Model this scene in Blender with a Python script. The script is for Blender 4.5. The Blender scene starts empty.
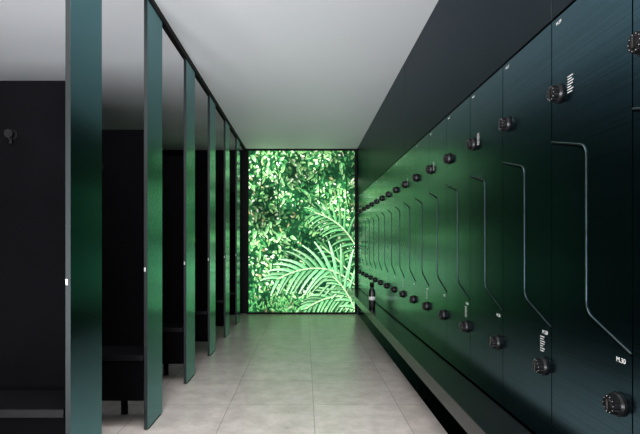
import bpy, bmesh, math, random
import numpy as np
from mathutils import Vector, Matrix
random.seed(7); np.random.seed(7)
S=bpy.context.scene; C=S.collection
try:
    S.view_settings.view_transform='Standard'
except Exception: pass

XL=-0.97; XR=0.854; D=7.70; H=2.71; CAMH=1.15
XW=-3.0

# ---------------- materials ----------------
def mat(name, col, rough=.5, metal=0., spec=.5, build=None):
    m=bpy.data.materials.new(name); m.use_nodes=True
    b=m.node_tree.nodes['Principled BSDF']
    b.inputs['Base Color'].default_value=(*col,1)
    b.inputs['Roughness'].default_value=rough
    b.inputs['Metallic'].default_value=metal
    b.inputs['Specular IOR Level'].default_value=spec
    if build: build(m.node_tree,b)
    return m
def N(nt,t,**k):
    n=nt.nodes.new(t)
    for a,v in k.items(): setattr(n,a,v)
    return n
def brushed(scale, lo, hi, r0, r1, bump):
    def f(nt,b):
        g=N(nt,'ShaderNodeNewGeometry'); mp=N(nt,'ShaderNodeMapping')
        mp.inputs['Scale'].default_value=scale
        nt.links.new(g.outputs['Position'],mp.inputs['Vector'])
        n=N(nt,'ShaderNodeTexNoise'); n.inputs['Scale'].default_value=1; n.inputs['Detail'].default_value=3
        nt.links.new(mp.outputs[0],n.inputs['Vector'])
        r=N(nt,'ShaderNodeValToRGB'); r.color_ramp.elements[0].position=.3; r.color_ramp.elements[1].position=.7
        r.color_ramp.elements[0].color=(*lo,1); r.color_ramp.elements[1].color=(*hi,1)
        nt.links.new(n.outputs['Fac'],r.inputs[0]); nt.links.new(r.outputs[0],b.inputs['Base Color'])
        m=N(nt,'ShaderNodeMapRange'); m.inputs['To Min'].default_value=r0; m.inputs['To Max'].default_value=r1
        nt.links.new(n.outputs['Fac'],m.inputs['Value']); nt.links.new(m.outputs[0],b.inputs['Roughness'])
        if bump:
            bp=N(nt,'ShaderNodeBump'); bp.inputs['Strength'].default_value=bump; bp.inputs['Distance'].default_value=.001
            nt.links.new(n.outputs['Fac'],bp.inputs['Height']); nt.links.new(bp.outputs[0],b.inputs['Normal'])
    return f
def stint(m,c): m.node_tree.nodes['Principled BSDF'].inputs['Specular Tint'].default_value=(*c,1)
M_LOCK=mat('brushed_dark_steel',(.2,.3,.3),.36,1,build=brushed((1,.35,260),(.045,.095,.12),(.068,.135,.17),.19,.22,0))
stint(M_LOCK,(.9,1,1))
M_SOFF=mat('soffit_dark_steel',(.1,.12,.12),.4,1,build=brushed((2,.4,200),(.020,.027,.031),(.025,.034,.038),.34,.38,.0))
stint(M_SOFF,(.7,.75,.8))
M_BLADE=mat('satin_dark_metal',(.2,.27,.26),.36,1,build=brushed((3,3,3),(.07,.16,.18),(.08,.175,.195),.18,.20,0))
stint(M_BLADE,(.8,1,1))
M_EDGE=mat('pilaster_edge_shaded',(.02,.03,.03),.45,.6,build=brushed((3,3,3),(.008,.012,.013),(.010,.015,.016),.45,.5,0))  # post metal with shade put into its colour, dims edges facing the rear fill
M_BLACK=mat('black_laminate',(.004,.004,.005),.45,0,.0,build=brushed((3,3,3),(.0018,.0018,.0022),(.0024,.0024,.0029),.45,.55,0))
M_BENCH=mat('bench_black',(.012,.014,.015),.3,0,.3,build=brushed((3,3,3),(.005,.007,.008),(.008,.010,.010),.2,.27,0))
M_SEAT=mat('stall_bench_black',(.012,.012,.014),.35,0,.15,build=brushed((3,3,3),(.003,.003,.004),(.0045,.0045,.0055),.3,.4,0))
M_BODY=mat('carcass_black',(.004,.004,.004),.6,0,.1,build=brushed((3,3,3),(.003,.003,.003),(.006,.006,.006),.55,.65,0))
M_STEEL=mat('handle_steel',(.42,.5,.49),.3,1,build=brushed((3,3,40),(.03,.045,.048),(.045,.062,.066),.35,.45,0))
M_DIAL=mat('lock_black',(.012,.012,.013),.35,0,.1,build=brushed((9,9,9),(.002,.002,.0025),(.004,.004,.0045),.4,.5,0))
M_GREY=mat('lock_grey',(.12,.12,.12),.35,.4,build=brushed((9,9,9),(.008,.008,.008),(.011,.011,.011),.35,.45,0))
M_WHITE=mat('print_white',(.75,.77,.76),.5,0,build=brushed((9,9,9),(.45,.47,.46),(.50,.52,.51),.45,.55,0))
M_KICK=mat('kick_metal',(.2,.25,.24),.25,1,build=brushed((2,2,60),(.008,.013,.014),(.012,.018,.019),.2,.27,0))
stint(M_KICK,(.2,.28,.28))
M_WALLD=mat('wall_dark',(.01,.01,.011),.6,0,.1,build=brushed((3,3,3),(.004,.004,.005),(.006,.006,.007),.55,.65,0))
M_PLAST=mat('wall_grey',(.4,.4,.42),.8,0,.3,build=brushed((2,2,2),(.52,.52,.54),(.56,.56,.58),.75,.85,0))
M_CEIL=mat('ceiling_paint',(.5,.5,.52),.75,0,.3,build=brushed((1.2,1.2,1.2),(.72,.745,.77),(.75,.775,.80),.5,.58,0))

def floor_nodes(nt,b):
    g=N(nt,'ShaderNodeNewGeometry'); mp=N(nt,'ShaderNodeMapping')
    mp.inputs['Location'].default_value=(-.06+.6*10,.25+.6*10,0)
    nt.links.new(g.outputs['Position'],mp.inputs['Vector'])
    br=N(nt,'ShaderNodeTexBrick'); br.offset=0; br.squash=1
    br.inputs['Scale'].default_value=1; br.inputs['Brick Width'].default_value=.6; br.inputs['Row Height'].default_value=.6
    br.inputs['Mortar Size'].default_value=.003; br.inputs['Mortar Smooth'].default_value=.2
    br.inputs['Color1'].default_value=(.54,.50,.475,1); br.inputs['Color2'].default_value=(.63,.59,.56,1); br.inputs['Mortar'].default_value=(.30,.28,.27,1)
    nt.links.new(mp.outputs[0],br.inputs['Vector'])
    n=N(nt,'ShaderNodeTexNoise'); n.inputs['Scale'].default_value=6; n.inputs['Detail'].default_value=10; n.inputs['Roughness'].default_value=.75
    nt.links.new(g.outputs['Position'],n.inputs['Vector'])
    r=N(nt,'ShaderNodeValToRGB'); r.color_ramp.elements[0].position=.35; r.color_ramp.elements[1].position=.65
    r.color_ramp.elements[0].color=(.72,.71,.70,1); r.color_ramp.elements[1].color=(1.08,1.08,1.08,1)
    nt.links.new(n.outputs['Fac'],r.inputs[0])
    mx=N(nt,'ShaderNodeMix',data_type='RGBA',blend_type='MULTIPLY'); mx.inputs[0].default_value=1
    nt.links.new(br.outputs['Color'],mx.inputs[6]); nt.links.new(r.outputs[0],mx.inputs[7])
    nt.links.new(mx.outputs[2],b.inputs['Base Color'])
    m=N(nt,'ShaderNodeMapRange'); m.inputs['To Min'].default_value=.22; m.inputs['To Max'].default_value=.38
    nt.links.new(n.outputs['Fac'],m.inputs['Value']); nt.links.new(m.outputs[0],b.inputs['Roughness'])
    bp=N(nt,'ShaderNodeBump'); bp.inputs['Strength'].default_value=.12; bp.inputs['Distance'].default_value=.004
    nt.links.new(br.outputs['Fac'],bp.inputs['Height']); bp.invert=True; nt.links.new(bp.outputs[0],b.inputs['Normal'])
M_FLOOR=mat('floor_tile',(.42,.4,.38),.4,0,.5,build=floor_nodes)

# ---------------- mesh helpers ----------------
def mesh_obj(name,bm,mats,loc=(0,0,0),parent=None,smooth=False):
    me=bpy.data.meshes.new(name); bm.normal_update(); bm.to_mesh(me); bm.free()
    for m in (mats if isinstance(mats,(list,tuple)) else [mats]): me.materials.append(m)
    if smooth:
        for p in me.polygons: p.use_smooth=True
    o=bpy.data.objects.new(name,me); C.objects.link(o); o.location=loc
    if parent: o.parent=parent
    return o
def addbox(bm,a,b,mi=0,bevel=0):
    x0,y0,z0=a; x1,y1,z1=b
    r=bmesh.ops.create_cube(bm,size=1)
    for v in r['verts']:
        v.co=Vector(((x0+x1)/2+v.co.x*(x1-x0),(y0+y1)/2+v.co.y*(y1-y0),(z0+z1)/2+v.co.z*(z1-z0)))
    fs=set(f for v in r['verts'] for f in v.link_faces)
    for f in fs: f.material_index=mi
    if bevel:
        es=list(set(e for v in r['verts'] for e in v.link_edges))
        rr=bmesh.ops.bevel(bm,geom=es,offset=bevel,segments=2,affect='EDGES',profile=.5)
        for f in rr['faces']: f.material_index=mi
def boxobj(name,a,b,m,parent=None,bevel=0,loc=(0,0,0)):
    bm=bmesh.new(); addbox(bm,a,b,0,bevel); return mesh_obj(name,bm,m,loc,parent)
def addcylx(bm,c,r,x0,x1,seg=32,mi=0,knurl=0,r2=None):
    rings=[]
    for x,rr in ((x0,r),(x1,r if r2 is None else r2)):
        ring=[]
        for i in range(seg):
            a=2*math.pi*i/seg; q=rr*(1-(knurl if (i//2)%2 else 0))
            ring.append(bm.verts.new((x,c[0]+q*math.cos(a),c[1]+q*math.sin(a))))
        rings.append(ring)
    fs=[]
    for i in range(seg):
        j=(i+1)%seg; fs.append(bm.faces.new((rings[0][i],rings[0][j],rings[1][j],rings[1][i])))
    fs.append(bm.faces.new(rings[1])); fs.append(bm.faces.new(rings[0][::-1]))
    for f in fs: f.material_index=mi
    return fs
def prism_yz(bm,pts,x0,x1,mi=0):
    A=[bm.verts.new((x0,p[0],p[1])) for p in pts]; B=[bm.verts.new((x1,p[0],p[1])) for p in pts]
    n=len(pts); bm.faces.new(A); bm.faces.new(B[::-1])
    for i in range(n): bm.faces.new((A[i],B[i],B[(i+1)%n],A[(i+1)%n]))
    bmesh.ops.recalc_face_normals(bm,faces=bm.faces)
def tube(name,pts,r,m,parent=None,res=3):
    cu=bpy.data.curves.new(name,'CURVE'); cu.dimensions='3D'; sp=cu.splines.new('POLY'); sp.points.add(len(pts)-1)
    for i,p in enumerate(pts): sp.points[i].co=(*p,1)
    cu.bevel_depth=r; cu.bevel_resolution=res; cu.use_fill_caps=True
    t=bpy.data.objects.new('tmp',cu); C.objects.link(t)
    dg=bpy.context.evaluated_depsgraph_get(); dg.update()
    me=bpy.data.meshes.new_from_object(t.evaluated_get(dg)); bpy.data.objects.remove(t); bpy.data.curves.remove(cu)
    me.name=name; me.materials.clear(); me.materials.append(m)
    for p in me.polygons: p.use_smooth=True
    o=bpy.data.objects.new(name,me); C.objects.link(o)
    if parent: o.parent=parent
    return o
def text_mesh(txt,size):
    cu=bpy.data.curves.new('t','FONT'); cu.body=txt; cu.size=size; cu.align_x='CENTER'; cu.align_y='CENTER'; cu.extrude=.0002
    t=bpy.data.objects.new('tmp',cu); C.objects.link(t)
    dg=bpy.context.evaluated_depsgraph_get(); dg.update()
    me=bpy.data.meshes.new_from_object(t.evaluated_get(dg)); bpy.data.objects.remove(t); bpy.data.curves.remove(cu)
    me.transform(Matrix(((0,0,-1,0),(-1,0,0,0),(0,1,0,0),(0,0,0,1))))
    me.materials.clear(); me.materials.append(M_WHITE)
    return me
def empty(name,loc):
    e=bpy.data.objects.new(name,None); C.objects.link(e); e.location=loc; e.empty_display_size=.1; return e
def top(o,label,cat,group=None):
    o['label']=label; o['category']=cat
    if group: o['group']=group
def struct(o,label,cat):
    o['kind']='structure'; o['label']=label; o['category']=cat

# ---------------- shell ----------------
YB=-2.0
struct(boxobj('floor',(XW,YB,-.1),(1.5,D+.2,0),M_FLOOR),'grey beige stone-look square floor tiles','floor')
struct(boxobj('ceiling',(XW,YB,H),(1.5,D+.2,H+.1),M_CEIL),'flat pale grey painted ceiling','ceiling')
struct(boxobj('wall_left',(XW-.1,YB,0),(XW,D+.2,H),M_PLAST),'grey painted wall behind the changing stalls','wall')
struct(boxobj('wall_right',(1.40,YB,0),(1.5,D+.2,H),M_WALLD),'dark wall behind the lockers','wall')
struct(boxobj('wall_back',(XW,D+.06,0),(1.40,D+.2,H),M_WALLD),'black end wall carrying the illuminated jungle panel','wall')

# ---------------- jungle light panel ----------------
W,Hh=220,330
img=np.zeros((Hh,W,3))
def smooth_noise(cell):
    gh,gw=Hh//cell+3,W//cell+3; g=np.random.rand(gh,gw)
    yy=np.arange(Hh)/cell; xx=np.arange(W)/cell
    y0=yy.astype(int); x0=xx.astype(int); fy=(yy-y0)[:,None]; fx=(xx-x0)[None]
    fy=fy*fy*(3-2*fy); fx=fx*fx*(3-2*fx)
    a=g[y0][:,x0]; b=g[y0][:,x0+1]; c=g[y0+1][:,x0]; d=g[y0+1][:,x0+1]
    return (a*(1-fx)+b*fx)*(1-fy)+(c*(1-fx)+d*fx)*fy
lf=.6*smooth_noise(38)+.4*smooth_noise(16)
img[:]=np.array((8,32,16)); img+=lf[...,None]*np.array((22,50,26))
def leaf(p0,p1,w,c0,c1,rib=False):
    x0,y0=p0; x1,y1=p1; L=math.hypot(x1-x0,y1-y0)
    if L<.5: return
    xa=int(max(0,min(x0,x1)-w-1)); xb=int(min(W,max(x0,x1)+w+2)); ya=int(max(0,min(y0,y1)-w-1)); yb=int(min(Hh,max(y0,y1)+w+2))
    if xa>=xb or ya>=yb: return
    Y,X=np.mgrid[ya:yb,xa:xb]; ux,uy=(x1-x0)/L,(y1-y0)/L
    t=((X-x0)*ux+(Y-y0)*uy)/L; s=(-(X-x0)*uy+(Y-y0)*ux)
    tt=np.clip(t,0,1); hw=w*np.power(np.sin(np.pi*np.power(tt,.7)),.8)
    a=np.clip((hw-np.abs(s))+.5,0,1)*((t>=0)&(t<=1))
    col=np.array(c0)[None,None]*(1-tt[...,None])+np.array(c1)[None,None]*tt[...,None]
    col=col*(1-.22*(s>0))[...,None]
    a=a[...,None]; img[ya:yb,xa:xb]=img[ya:yb,xa:xb]*(1-a)+col*a
def arc(p0,d,L,droop,w,c0,c1,n=5):
    p=np.array(p0,float); d=np.array(d,float)
    for i in range(n):
        t=i/n; q=p+d*L/n
        ww=w*(1-t)**.6
        ca_=[c0[j]*(1-t)+c1[j]*t for j in range(3)]
        e=q+d*1.2
        x0,y0=p; x1,y1=e
        LL=math.hypot(x1-x0,y1-y0)
        xa=int(max(0,min(x0,x1)-ww-1)); xb=int(min(W,max(x0,x1)+ww+2)); ya=int(max(0,min(y0,y1)-ww-1)); yb=int(min(Hh,max(y0,y1)+ww+2))
        if xa<xb and ya<yb and LL>.3:
            Y,X=np.mgrid[ya:yb,xa:xb]; ux,uy=(x1-x0)/LL,(y1-y0)/LL
            tt=np.clip(((X-x0)*ux+(Y-y0)*uy)/LL,0,1); dist=np.hypot(X-x0-ux*LL*tt,Y-y0-uy*LL*tt); s=(-(X-x0)*uy+(Y-y0)*ux)
            a=np.clip(ww-dist+.5,0,1)[...,None]; col=np.array(ca_)[None,None]*(1-.2*(s>0))[...,None]
            img[ya:yb,xa:xb]=img[ya:yb,xa:xb]*(1-a)+col*a
        p=q; d=d+np.array((0,droop/n)); d=d/np.linalg.norm(d)
def P(x,y): return ((x-249)/106*W,(y-150)/163*Hh)
pal=[((10,46,24),(26,76,38)),((34,96,46),(66,132,66)),((92,158,82),(150,205,118)),((175,220,140),(232,250,205)),((120,130,70),(170,165,105))]
for layer,cnt in ((0,1500),(1,1500),(2,1300),(3,760)):
    for _ in range(cnt):
        x=random.uniform(-5,W+5); y=random.uniform(-5,Hh+5)
        b=lf[min(Hh-1,max(0,int(y))),min(W-1,max(0,int(x)))]
        u=x/W; v=y/Hh
        b+= .16*(1-v) - .40*math.exp(-((u-.50)**2/.03+(v-.42)**2/.03)) - .25*math.exp(-((u-.15)**2/.05+(v-.95)**2/.02))-.18*math.exp(-((u-.8)**2/.04+(v-.15)**2/.02))
        if layer>=2 and random.random()>(b-.26)*2.1: continue
        if layer==1 and random.random()>(b+.15)*1.8: continue
        c=pal[layer]
        if layer==1 and random.random()<.06: c=pal[4]
        k=random.uniform(.7,1.25); L=random.uniform(4,13)*(1 if layer<3 else .7); an=random.gauss(math.pi*.35,1.1)
        leaf((x,y),(x+L*math.cos(an),y+L*math.sin(an)),random.uniform(.9,2.9)*(1 if layer<3 else .75),[min(255,q*k) for q in c[0]],[min(255,q*k) for q in c[1]])
for _ in range(70):
    x=random.uniform(0,W); y=random.uniform(0,Hh*.55) if random.random()<.7 else random.uniform(Hh*.5,Hh*.9)
    if x>W*.45 and y>Hh*.3: continue
    an=random.gauss(math.pi*.45,.6); L=random.uniform(12,22); k=random.uniform(.7,1.15)
    leaf((x+1,y+2),(x+1+L*math.cos(an),y+2+L*math.sin(an)),random.uniform(3,4.5),(10,42,20),(14,50,24))
    leaf((x,y),(x+L*math.cos(an),y+L*math.sin(an)),random.uniform(2.4,4.2),[80*k,155*k,80*k],[165*k,220*k,135*k])
for x0,y0,x1,y1 in ((262,150,259,205),(275,150,280,215),(322,150,318,200),(346,150,349,215)):
    a=P(x0,y0); b=P(x1,y1)
    for i in range(14):
        t0=i/14; t1=(i+1)/14
        f=lambda t:(a[0]+(b[0]-a[0])*t+3*math.sin(t*7+x0),a[1]+(b[1]-a[1])*t)
        leaf(f(t0),f(t1+.03),1.4,(14,44,20),(20,54,26))
mod=.55*smooth_noise(46)+.45*smooth_noise(22)
img*=np.clip(.42+1.15*mod,.45,1.2)[...,None]
def frond(p0,p1,p2,n,L,w,c0,c1,spread=1.0,droop=.6):
    p0,p1,p2=[np.array(P(*p)) for p in (p0,p1,p2)]
    for i in range(n):
        t=(i+.5)/n; q=(1-t)**2*p0+2*t*(1-t)*p1+t*t*p2; d=2*(1-t)*(p1-p0)+2*t*(p2-p1); d=d/np.linalg.norm(d)
        ln=L*2.05*(.5+.65*math.sin(math.pi*min(1,t*.8+.14)))
        for s in (-1,1):
            an=s*spread*(1.0-.6*t)+random.gauss(0,.05)
            e=np.array((d[0]*math.cos(an)-d[1]*math.sin(an),d[0]*math.sin(an)+d[1]*math.cos(an)))
            k=random.uniform(.78,1.12); a=[min(255,v*k) for v in c0]; b=[min(255,v*k) for v in c1]
            arc(q+np.array((.8,1.6)),e,ln,droop,w*1.8,(8,36,18),(12,44,22)) 
            arc(q,e,ln,droop,w*1.8,a,b)
    for i in range(20):
        f=lambda t:tuple((1-t)**2*p0+2*t*(1-t)*p1+t*t*p2)
        leaf(f(i/20),f(min(1,(i+1.5)/20)),1.3,(170,210,140),(170,210,140))
for _ in range(420):
    x,y=P(random.gauss(324,16),random.gauss(268,20)); an=random.uniform(0,6.3); L=random.uniform(8,16)
    leaf((x,y),(x+L*math.cos(an),y+L*math.sin(an)),2.8,(8,38,20),(20,64,34))
frond((364,266),(350,220),(314,212),13,20,1.5,(66,132,72),(125,190,115),1.2,.9)
frond((366,292),(345,264),(322,246),9,13,1.3,(48,115,56),(95,168,92),1.0,.8)
frond((364,304),(340,286),(304,310),12,19,1.7,(76,146,82),(145,208,132),1.1,.8)
frond((360,290),(326,252),(276,280),14,28,2.0,(88,165,95),(170,225,155),1.2,.7)
frond((358,318),(348,288),(332,276),8,14,1.6,(76,150,82),(150,212,138),1.0,.6)
for _ in range(60):
    x,y=P(random.uniform(249,300),random.uniform(300,313)); an=random.uniform(-2.6,-.5); L=random.uniform(6,14)
    leaf((x,y),(x+L*math.cos(an),y+L*math.sin(an)),1.6,(40,110,50),(120,185,100))
img=np.clip(img*np.array((1.06,1.0,1.12)),0,255)/255.
lin=np.where(img<=.04045,img/12.92,((img+.055)/1.055)**2.4)
PX0,PX1,PZ0,PZ1=-.925,.815,.03,2.68
jl=empty('jungle_light_panel',(0,D,0)); top(jl,'backlit wall panel printed with bright green jungle foliage in black frame','light panel')
xs=np.linspace(PX0,PX1,W+1); zs=np.linspace(PZ1,PZ0,Hh+1)
XX,ZZ=np.meshgrid(xs,zs); verts=np.stack([XX,np.full_like(XX,-.012),ZZ],-1).reshape(-1,3)
idx=np.arange((W+1)*(Hh+1)).reshape(Hh+1,W+1)
faces=np.stack([idx[:-1,:-1],idx[1:,:-1],idx[1:,1:],idx[:-1,1:]],-1).reshape(-1,4)
me=bpy.data.meshes.new('printed_panel'); me.from_pydata(verts.tolist(),[],faces.tolist())
ca=me.color_attributes.new('print','FLOAT_COLOR','CORNER')
cols=np.repeat(np.concatenate([lin.reshape(-1,3),np.ones((W*Hh,1))],1),4,axis=0).astype(np.float32)
ca.data.foreach_set('color',cols.ravel())
mj=bpy.data.materials.new('backlit_print'); mj.use_nodes=True; nt=mj.node_tree; nt.nodes.clear()
vc=N(nt,'ShaderNodeVertexColor',layer_name='print'); em=N(nt,'ShaderNodeEmission'); em.inputs['Strength'].default_value=3.1
ou=N(nt,'ShaderNodeOutputMaterial'); nt.links.new(vc.outputs[0],em.inputs[0]); nt.links.new(em.outputs[0],ou.inputs[0])
me.materials.append(mj); pp=bpy.data.objects.new('printed_panel',me); C.objects.link(pp); pp.parent=jl
boxobj('backing',(PX0-.03,-.010,.0),(PX1+.03,.058,PZ1+.028),M_BODY,jl)
bm=bmesh.new()
addbox(bm,(PX0-.04,-.03,0),(PX0,-.011,PZ1+.03)); addbox(bm,(PX1,-.03,0),(PX1+.036,-.011,PZ1+.03))
addbox(bm,(PX0,-.03,PZ1),(PX1,-.011,PZ1+.03)); addbox(bm,(PX0,-.03,0),(PX1,-.011,PZ0))
mesh_obj('frame',bm,M_BODY,parent=jl)

# ---------------- left stalls ----------------
P0=2.236; PITCH=.945; BW=.30
for k in range(6):
    yb=P0+k*PITCH; yf=yb-BW
    e=empty('stall_pilaster',(XL,yb,0)); top(e,'tall floor-to-ceiling dark satin metal stall pilaster','stall pilaster','stall pilasters along the aisle')
    o=boxobj('post',(-.022,-BW,.008),(0,0,H-.045),M_BLADE,e,.0015)
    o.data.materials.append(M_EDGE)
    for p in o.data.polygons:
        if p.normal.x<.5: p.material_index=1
    boxobj('foot_plate',(-.03,-BW+.03,0),(.0,-.03,.008),M_BLACK,e)
    bm=bmesh.new(); addbox(bm,(-.019,-BW-.004,.980),(-.010,-BW,1.005),0,.001); addbox(bm,(-.016,-BW-.007,.985),(-.012,-BW-.004,1.0),0)
    mesh_obj('latch_keeper',bm,M_WHITE,parent=e)
    e=empty('stall_divider',(XL,yb,0)); top(e,'black laminate stall divider panel with round coat hook','partition','stall dividers')
    boxobj('panel',(XW-XL,-.030,.10),(-.026,-.006,1.92),M_BLACK,e,.001)
    for xx in (-.25,-1.2,-1.9): boxobj('leg',(xx-.02,-.028,0),(xx+.02,-.008,.10),M_BLACK,e)
    bm=bmesh.new()
    for x_ in (-.41,):
        for r,y0,y1 in ((.026,-.034,-.030),(.009,-.05,-.034),(.020,-.060,-.05)):
            r_=bmesh.ops.create_cone(bm,cap_ends=True,segments=24,radius1=r,radius2=r,depth=y1-y0,matrix=Matrix.Translation((x_,(y0+y1)/2,1.665))@Matrix.Rotation(math.pi/2,4,'X'))
        addbox(bm,(x_-.006,-.045,1.62),(x_+.006,-.034,1.655),0,.002)
    mesh_obj('coat_hook',bm,M_DIAL,parent=e)
    e=empty('stall_bench',(XL,yb,0)); top(e,'black wall-hung bench inside a changing stall','bench','stall benches')
    boxobj('seat',(XW-XL+.01,-BW-.0,.43),(-.03,-.032,.465),M_SEAT,e,.003)
    boxobj('apron',(XW-XL+.01,-BW+.012,.18),(-.03,-.034,.43),M_BLACK,e,.001)
t=boxobj('trim_1',(XL-.03,.2,H-.045),(XL+.006,D-.03,H),M_BODY); struct(t,'slim black head rail joining the stall pilasters','head rail')

# ---------------- lockers ----------------
Z0=.45; Z1=1.918; w=.4; g=.0025
def corner(a,b,c,r,n=5):
    a,b,c=Vector(a),Vector(b),Vector(c); u=(a-b).normalized()*r; v=(c-b).normalized()*r
    return [tuple((1-t)**2*(b+u)+2*t*(1-t)*b+t*t*(b+v)) for t in [i/n for i in range(n+1)]]
zig=[(w-g,1.502)]+corner((w,1.502),(w/2,1.452),(w/2,.945),.035)+corner((w/2,1.452),(w/2,.945),(0,.862),.035)+[(g,.862)]
up=[(g,Z1-g),(w-g,Z1-g)]+[(y,z+.003) for y,z in zig]
lowd=[(g,Z0),(g,.862-.008)]+[(y-(0 if i in(0,len(zig)-1) else -.008),z-.008) for i,(y,z) in reversed(list(enumerate(zig)))][1:]+[(w-g,Z0)]
bm=bmesh.new(); prism_yz(bm,up,0,.018); updoor=mesh_obj('door',bm,M_LOCK)
bm=bmesh.new(); prism_yz(bm,lowd,0,.018); lodoor=mesh_obj('door',bm,M_LOCK)
handle=tube('handle',[(-.001,y,z) for y,z in zig],.0030,M_STEEL)
bm=bmesh.new(); addbox(bm,(.019,.001,Z0-.003),(.52,w-.001,Z1+.001)); body=mesh_obj('body',bm,M_BODY)
def make_lock():
    bm=bmesh.new()
    addcylx(bm,(0,0),.033,0,-.006,36,0); addcylx(bm,(0,0),.031,-.006,-.014,48,1,0,.029)
    addcylx(bm,(0,0),.0275,-.014,-.030,48,0,.07,.0255)
    addcylx(bm,(0,0),.017,-.030,-.033,32,0,0,.015)
    addbox(bm,(-.036,-.0035,-.014),(-.032,.0035,.014),1,.0008)
    for i in range(10):
        a=2*math.pi*i/10; y=.0215*math.cos(a); z=.0215*math.sin(a)
        addbox(bm,(-.0307,y-.0008,z-.0008),(-.030,y+.0008,z+.0008),2)
    bmesh.ops.recalc_face_normals(bm,faces=bm.faces)
    return mesh_obj('lock',bm,[M_DIAL,M_GREY,M_WHITE])
lock=make_lock()
def make_info():
    bm=bmesh.new()
    for i,l in enumerate((.030,.024,.034,.030,.020,.032,.026)):
        z=-i*.0085+.026; addbox(bm,(-.0006,.017-l,z),(0,.017,z+.0024))
    return mesh_obj('instruction_print',bm,M_WHITE)
info=make_info()
tmpl=[updoor,lodoor,handle,body,lock,info]
def cp(o,parent,loc=(0,0,0),name=None):
    q=o.copy(); q.location=loc; q.parent=parent; q.name=name or o.name.split('.')[0]; C.objects.link(q); return q
for i in range(-1,16):
    yn=1.22+.4*(i-0)
    e=empty('locker',(XR,yn,0)); top(e,'brushed dark steel z-shaped two-door locker with round dial locks','locker','lockers along the wall')
    cp(body,e)
    u=cp(updoor,e); l=cp(lodoor,e); cp(handle,u)
    cp(lock,u,(0,w-.048,1.655)); cp(lock,l,(0,.052,.715))
    if i%2==0: cp(info,u,(0,w-.115,1.665))
    else: cp(info,l,(0,.062,.79))
    num=30-2*i
    t=bpy.data.objects.new('number_print',text_mesh('M.%02d'%max(num-1,1),.016)); C.objects.link(t); t.parent=u; t.location=(-.0003,w-.045,1.895)
    t=bpy.data.objects.new('number_print',text_mesh('M.%02d'%max(num,2),.019)); C.objects.link(t); t.parent=l; t.location=(-.0003,.045,.835)
for o in tmpl: bpy.data.objects.remove(o)
edges=[-.78,1.62,4.02,6.42,D-.035]
for a,b in zip(edges[:-1],edges[1:]):
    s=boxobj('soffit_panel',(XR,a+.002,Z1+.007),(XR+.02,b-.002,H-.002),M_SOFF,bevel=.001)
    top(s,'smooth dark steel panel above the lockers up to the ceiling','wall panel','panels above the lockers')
t=boxobj('trim_2',(XR,7.622,0),(XR+.02,D-.035,Z1+.004),M_SOFF); struct(t,'dark filler strip at the end of the lockers','trim')
t=boxobj('trim_3',(XR+.011,.0,0),(XR+.03,7.62,.444),M_KICK); struct(t,'dark metal plinth under the lockers','plinth')
e=empty('locker_bench',(XR,0,0)); top(e,'long narrow black bench running along the locker bases','bench')
boxobj('seat',(-.175,.1,.405),(-.002,7.6,.44),M_BENCH,e,.003)
boxobj('front_rail',(-.172,.1,.355),(-.152,7.6,.404),M_BENCH,e,.001)
for i in range(7):
    boxobj('bracket',(-.150,.6+i*1.1,.375),(.009,.63+i*1.1,.404),M_BENCH,e)
prof=[(.0,0),(.034,0),(.037,.006),(.037,.17),(.034,.195),(.022,.215),(.018,.225),(.018,.235)]
def lathe(name,prof,mt,parent,seg=28):
    bm=bmesh.new(); rings=[]
    for r,z in prof:
        rings.append([bm.verts.new((0,0,z))] if r==0 else [bm.verts.new((r*math.cos(2*math.pi*i/seg),r*math.sin(2*math.pi*i/seg),z)) for i in range(seg)])
    for a,b in zip(rings,rings[1:]):
        for i in range(seg):
            j=(i+1)%seg
            if len(a)==1: bm.faces.new((a[0],b[j],b[i]))
            elif len(b)==1: bm.faces.new((a[i],a[j],b[0]))
            else: bm.faces.new((a[i],a[j],b[j],b[i]))
    return mesh_obj(name,bm,mt,parent=parent,smooth=True)
e=empty('water_bottle',(.743,5.19,.44)); top(e,'dark grey water bottle standing on the locker bench','bottle')
lathe('bottle_body',prof+[(0,.235)],M_GREY,e); lathe('cap',[(0,.2352),(.024,.2352),(.025,.275),(.021,.285),(0,.286)],M_DIAL,e)
lathe('label_band',[(.0372,.09),(.0376,.09),(.0376,.13),(.0372,.13)],M_WHITE,e)

# ---------------- lights ----------------
def area(name,loc,rot,sx,sy,p,col,spread=180):
    l=bpy.data.lights.new(name,'AREA'); l.shape='RECTANGLE'; l.size=sx; l.size_y=sy; l.energy=p; l.color=col; l.spread=math.radians(spread)
    o=bpy.data.objects.new(name,l); C.objects.link(o); o.location=loc; o.rotation_euler=rot; return o
area('fill_overhead',(-.5,.9,H-.03),(0,0,0),1.2,2.6,130,(1,.95,.93))  # added overhead fill, out of view; brightens the floor, no fixture here
area('fill_over_stalls',(-2.0,1.4,H-.03),(0,0,0),1.2,2.0,30,(1,.96,.95))  # added fill above the near stalls, kept out of view
area('fill_behind_camera',(-.9,-1.9,.5),(math.radians(104),0,0),3.4,.8,96,(.97,.97,1),70)  # added fill behind the camera, tilted up to brighten the ceiling
wd=bpy.data.worlds.new('world'); S.world=wd; wd.use_nodes=True
bg=wd.node_tree.nodes['Background']; bg.inputs[0].default_value=(.5,.5,.53,1); bg.inputs[1].default_value=.2

# ---------------- camera ----------------
cd=bpy.data.cameras.new('camera'); cam=bpy.data.objects.new('camera',cd); C.objects.link(cam)
cam.location=(0,0,CAMH); cam.rotation_euler=(math.pi/2,0,0)
cd.sensor_width=36; cd.lens=468/640*36; cd.shift_x=15/640; cd.shift_y=27/640; cd.clip_start=.02
S.camera=cam
